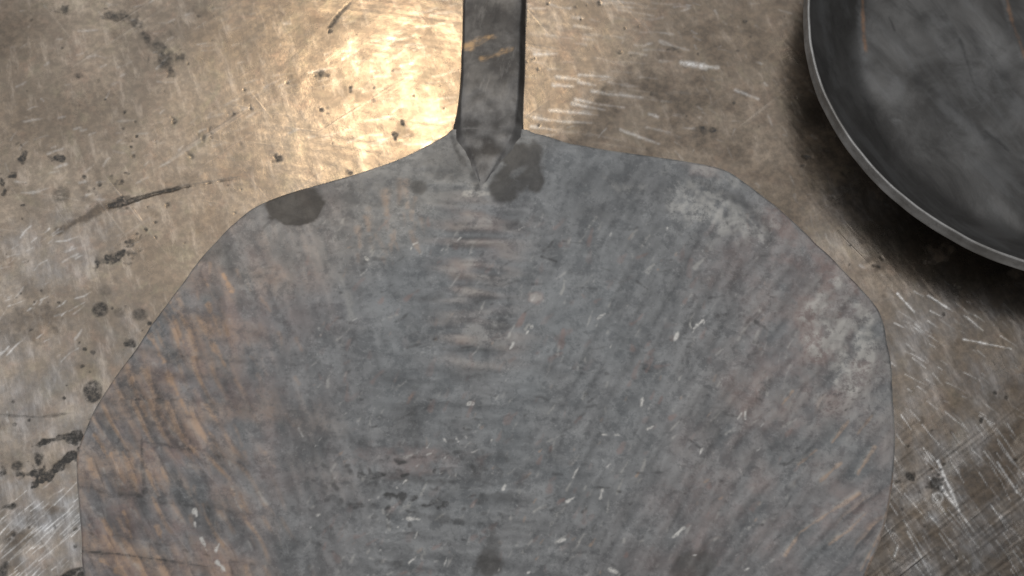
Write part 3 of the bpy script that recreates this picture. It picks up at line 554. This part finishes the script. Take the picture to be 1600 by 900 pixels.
def build_handle(parent):
    # sections along the bar: photo row, left/right of the foot, left/right of the flat top, top height, foot height (m)
    key = [(-1500, 727, 823, 729, 815, .0072, .0006), (-200, 726, 823, 728, 815, .0074, .0006), (0, 723, 822, 726, 814, .0074, .0006), (60, 722, 821, 725, 813, .0073, .0006), (110, 720, 820, 723, 812, .0071, .0006),
           (150, 717, 818, 720, 810, .0070, .0006), (180, 712, 817, 720, 806, .0063, .0006), (205, 706, 818, 721, 803, .0054, .0020), (222, 704, 819, 725, 797, .0047, .0022),
           (240, 711, 812, 736, 786, .0044, .0022), (258, 722, 796, 741, 776, .0042, .0022), (275, 733, 780, 747, 765, .0040, .0022), (290, 740, 766, 750, 758, .0037, .0022), (304, 746, 758, 750, 755, .0031, .0022)]
    K = np.array(key, float)
    rows = np.unique(np.concatenate([np.arange(-1500, -220, 40), np.arange(-220, 301, 2)])).astype(float)
    V = {c: np.interp(rows, K[:, 0], K[:, c]) for c in range(1, 7)}
    sm = lambda a: np.convolve(np.pad(a, 6, 'edge'), np.ones(13)/13, 'valid')
    for c in V: V[c] = sm(V[c])
    rg = np.random.default_rng(5); NTOP, NS = 40, 10
    nz = fnoise(81, 16); nz2 = fnoise(82, 6)
    Go, Pa, Dk = Z(), Z(), Z()
    stroke(Go, [(728, 72), (742, 66), (772, 58)], 6, 3, 0.8, 2.5, 2); blob(Go, 732, 72, 8, 5, 10, 0.8, 0.4, 1.5); stroke(Go, [(755, 93), (778, 84), (800, 76)], 2.5, 3.5, 0.65, 2.5, 2)
    Pa += (0.55+0.35*sst(YY, 195, 225))*sst(YY, 125, 165)*np.clip(0.65+0.35*nz2+0.2*nz, 0, 1)
    stroke(Pa, [(742, 178), (772, 174)], 4, 4, 0.7, 3, 2); stroke(Pa, [(796, 214), (788, 232)], 2.5, 2, 0.7, 2, 1); stroke(Pa, [(724, 200), (798, 198)], 1, 1, 0.5, 1.5, 1)
    blob(Dk, 768, 234, 16, 8, 0, 0.4, 0.5, 3); stroke(Dk, [(765, 240), (758, 262)], 5, 3, 0.3, 4, 1)
    flecks(Dk, 40, (720, -20, 810, 220), 80, 30, (6, 26), (0.8, 3), (0.1, 0.4), 2, 1)
    co, px_, py_ = [], [], []
    for r_, y in enumerate(rows):
        l0, r0, l1, r1, zt, zb = (V[c][r_] for c in range(1, 7))
        sec = []
        for s in np.linspace(0, 1, NS, endpoint=False): sec.append((l0+(l1-l0)*s**1.5, zb+(zt-0.0003-zb)*s**0.8))   # left flank
        for s in np.linspace(0, 1, NTOP): sec.append((l1+(r1-l1)*s, zt-0.0003*(2*s-1)**6))                       # top
        for s in np.linspace(0, 1, NS+1)[1:]: sec.append((r1+(r0-r1)*(1-(1-s)**1.5), zt-0.0003+(zb-zt+0.0003)*(1-(1-s)**0.8)))  # right flank
        for q, (x, z) in enumerate(sec):
            wx, wy = warp(x, y, max(z, 0.0026)); co.append((wx, wy, z)); px_.append(x); py_.append(y)
    n = len(sec); m = len(rows); co = np.array(co); px_ = np.array(px_); py_ = np.array(py_)
    hgt = (sample(nz, px_, py_)*0.00013+sample(nz2, px_, py_)*0.00005)*(py_ > -190)
    inner = np.tile(np.arange(n), m); mid = (inner > 2) & (inner < n-3)
    co[mid, 2] += hgt[mid]; co[mid, 0] += 0.7*hgt[mid]
    f = grid_faces(m, n, flip=True)
    i0 = np.arange(m-1)*n; floor_ = np.stack([i0, i0+n, i0+2*n-1, i0+n-1], -1)
    caps = [(0+q, 1+q, n-2-q, n-1-q) for q in range(n//2-1)]; o0 = (m-1)*n
    caps2 = [(o0+1+q, o0+q, o0+n-1-q, o0+n-2-q) for q in range(n//2-1)]
    me = mesh_from('handle', co, np.concatenate([f, floor_, np.array(caps), np.array(caps2)]), handle_steel())
    set_attr(me, 'tint', [sample(M, px_, py_) for M in (Go, Pa, Dk, nz)])
    return link('handle', me, parent)

peel = bpy.data.objects.new('forged_peel', None); COL.objects.link(peel); peel.empty_display_size = 0.02
peel['label'] = 'wide grey hammered steel peel with flat bar handle lying on the bench'; peel['category'] = 'peel'
build_blade(peel); build_handle(peel)

# ------------------------------------------------------------------ pan
def build_pan():
    cx, cy, Rr, h = 0.1825, 0.0810, 0.0873, 0.023
    root = bpy.data.objects.new('forged_pan', None); COL.objects.link(root); root.location = (cx, cy, 0); root.empty_display_size = 0.02
    root['label'] = 'dark round forged pan with ground grey rim, in the top right corner'; root['category'] = 'pan'
    N = 420; a = np.linspace(0, 2*np.pi, N, endpoint=False)
    def curve(pts, step=0.0006):
        pts = np.array(pts); d = np.r_[0, np.cumsum(np.hypot(*np.diff(pts, axis=0).T))]
        s = np.linspace(0, d[-1], int(d[-1]/step)+2); return np.stack([np.interp(s, d, pts[:, 0]), np.interp(s, d, pts[:, 1])], 1)
    def arc(c, r_, a0, a1, k=10): return [(c[0]+r_*math.cos(t), c[1]+r_*math.sin(t)) for t in np.linspace(R(a0), R(a1), k)]
    def revolve(name, prof, mat, close, hscale):
        m = len(prof); co = np.zeros((m, N, 3)); co[:, :, 0] = prof[:, 0:1]*np.cos(a); co[:, :, 1] = prof[:, 0:1]*np.sin(a); co[:, :, 2] = prof[:, 1:2]
        px, py = plan(co[..., 0]+cx, co[..., 1]+cy, co[..., 2])
        wob = sum(A*np.cos(k*a+p) for A, k, p in ((.00025, 2, .4), (.00018, 3, 2.0), (.0001, 7, 1.0), (.00007, 13, 0.3), (.00004, 31, 1.3), (.00003, 57, 0.2)))
        co[:, :, 0] += wob*np.cos(a)*(prof[:, 0:1]/Rr)**2; co[:, :, 1] += wob*np.sin(a)*(prof[:, 0:1]/Rr)**2
        if hscale: co[:, :, 2] += hscale*(sample(fnoise(91, 26), px, py)*0.00016+sample(fnoise(92, 30, 8, 48), px, py)*0.0001+sample(fnoise(93, 9), px, py)*0.00003)
        i = np.arange(m-1)[:, None]*N+np.arange(N)[None, :]; j = np.arange(m-1)[:, None]*N+(np.arange(N)+1)[None, :] % N
        f = np.stack([i, i+N, j+N, j], -1).reshape(-1, 4)
        if close: i = (m-1)*N+np.arange(N); j = (m-1)*N+(np.arange(N)+1) % N; f = np.concatenate([f, np.stack([i, np.arange(N), (np.arange(N)+1) % N, j], -1)])
        me = mesh_from(name, co.reshape(-1, 3), f, mat); o = link(name, me, root); return o, me, px.ravel(), py.ravel()
    # bowl: inside from the rim down the flared wall to the floor, then back up the outside
    wall = [(r_, 0.003+0.0016*math.log1p(math.exp(0.90*(r_-0.0675)/0.0016))*(h-0.007)/0.0161) for r_ in np.linspace(Rr-0.0020, 0.050, 40)]
    ins = [(Rr-0.0012, h-0.0008)]+wall+[(0.040, 0.0030), (0.02, 0.0029), (0.0004, 0.0029)]
    out = [(0.0004, 0.0004), (0.0600, 0.0004), (0.0645, 0.0006), (0.0690, 0.0020), (0.0725, 0.0045), (Rr-0.0048, h-0.0112), (Rr-0.0014, h-0.0055), (Rr-0.0011, h-0.0043)]
    o, me, px, py = revolve('bowl', curve(ins+out), pan_steel(), True, 1.0)
    T, P, D = Z(), Z(), Z()
    stroke(T, [(1347, -40), (1348, 0), (1349, 45), (1353, 80)], 1.6, 2.2, 0.75, 1.8, 0.6); stroke(P, [(1342, -40), (1343, 10), (1346, 60), (1352, 95)], 3, 6, 0.75, 5, 1.5); blob(P, 1346, 105, 20, 50, 0, 0.34, 0.6, 4)  # highlight along the wall-floor fillet painted into the colour
    stroke(P, [(1290, -40), (1288, 20), (1296, 80), (1310, 130)], 8, 7, 0.34, 3, 1); stroke(T, [(1568, -20), (1582, 35), (1602, 90)], 2, 2, 0.6, 3, 1); stroke(P, [(1563, -20), (1577, 38), (1597, 95)], 3, 3, 0.45, 3, 1)
    stroke(P, [(1465, 30), (1490, 75), (1515, 145)], 16, 20, 0.38, 14, 7); blob(P, 1545, 120, 50, 60, 0, 0.42, 0.7, 8); blob(P, 1500, 200, 40, 34, 40, 0.38, 0.7, 8); blob(P, 1402, 190, 9, 4, 10, 0.85, 0.4, 1.2); blob(P, 1400, 140, 12, 20, 0, 0.3, 0.6, 4)
    stroke(D, [(1390, 27), (1398, 47)], 1.5, 1.2, 0.8, 1, 0.5); stroke(D, [(1500, 60), (1525, 140)], 1.2, 1.0, 0.6, 2, 1); stroke(D, [(1540, 205), (1600, 255)], 1.5, 1.5, 0.7, 2, 1); blob(D, 1570, 118, 8, 8, 0, 0.5, 0.5, 2); stroke(P, [(1502, 190), (1510, 260)], 2, 2, 0.4, 3, 1)
    stroke(D, [(1430, 120), (1500, 175), (1540, 215)], 3, 2, 0.45, 4, 2)
    mask = np.zeros(len(me.vertices)); nin = int(len(px)*0.46); mask[:nin] = 1
    set_attr(me, 'tint', [sample(M, px, py)*mask for M in (T, P, D)])
    # rim: ground band standing round the mouth, 6 mm deep outside
    e = 0.00055
    rp = [(Rr-0.0017, h-0.0026), (Rr-0.0014, h-e*0.6)]+arc((Rr-0.0011, h-0.0003), 0.0003, 170, 90, 4)+arc((Rr-0.0005-e*0.5, h-e*0.5), e*0.5, 90, 10, 6)+[(Rr-0.0003, h-0.0026), (Rr+0.0001, h-0.0041)]+arc((Rr-0.0005, h-0.0043), 0.0006, 10, -90, 5)+[(Rr-0.0014, h-0.0049)]
    revolve('rim', curve(rp, 0.0003), rim_steel(), True, 0.35)
build_pan()
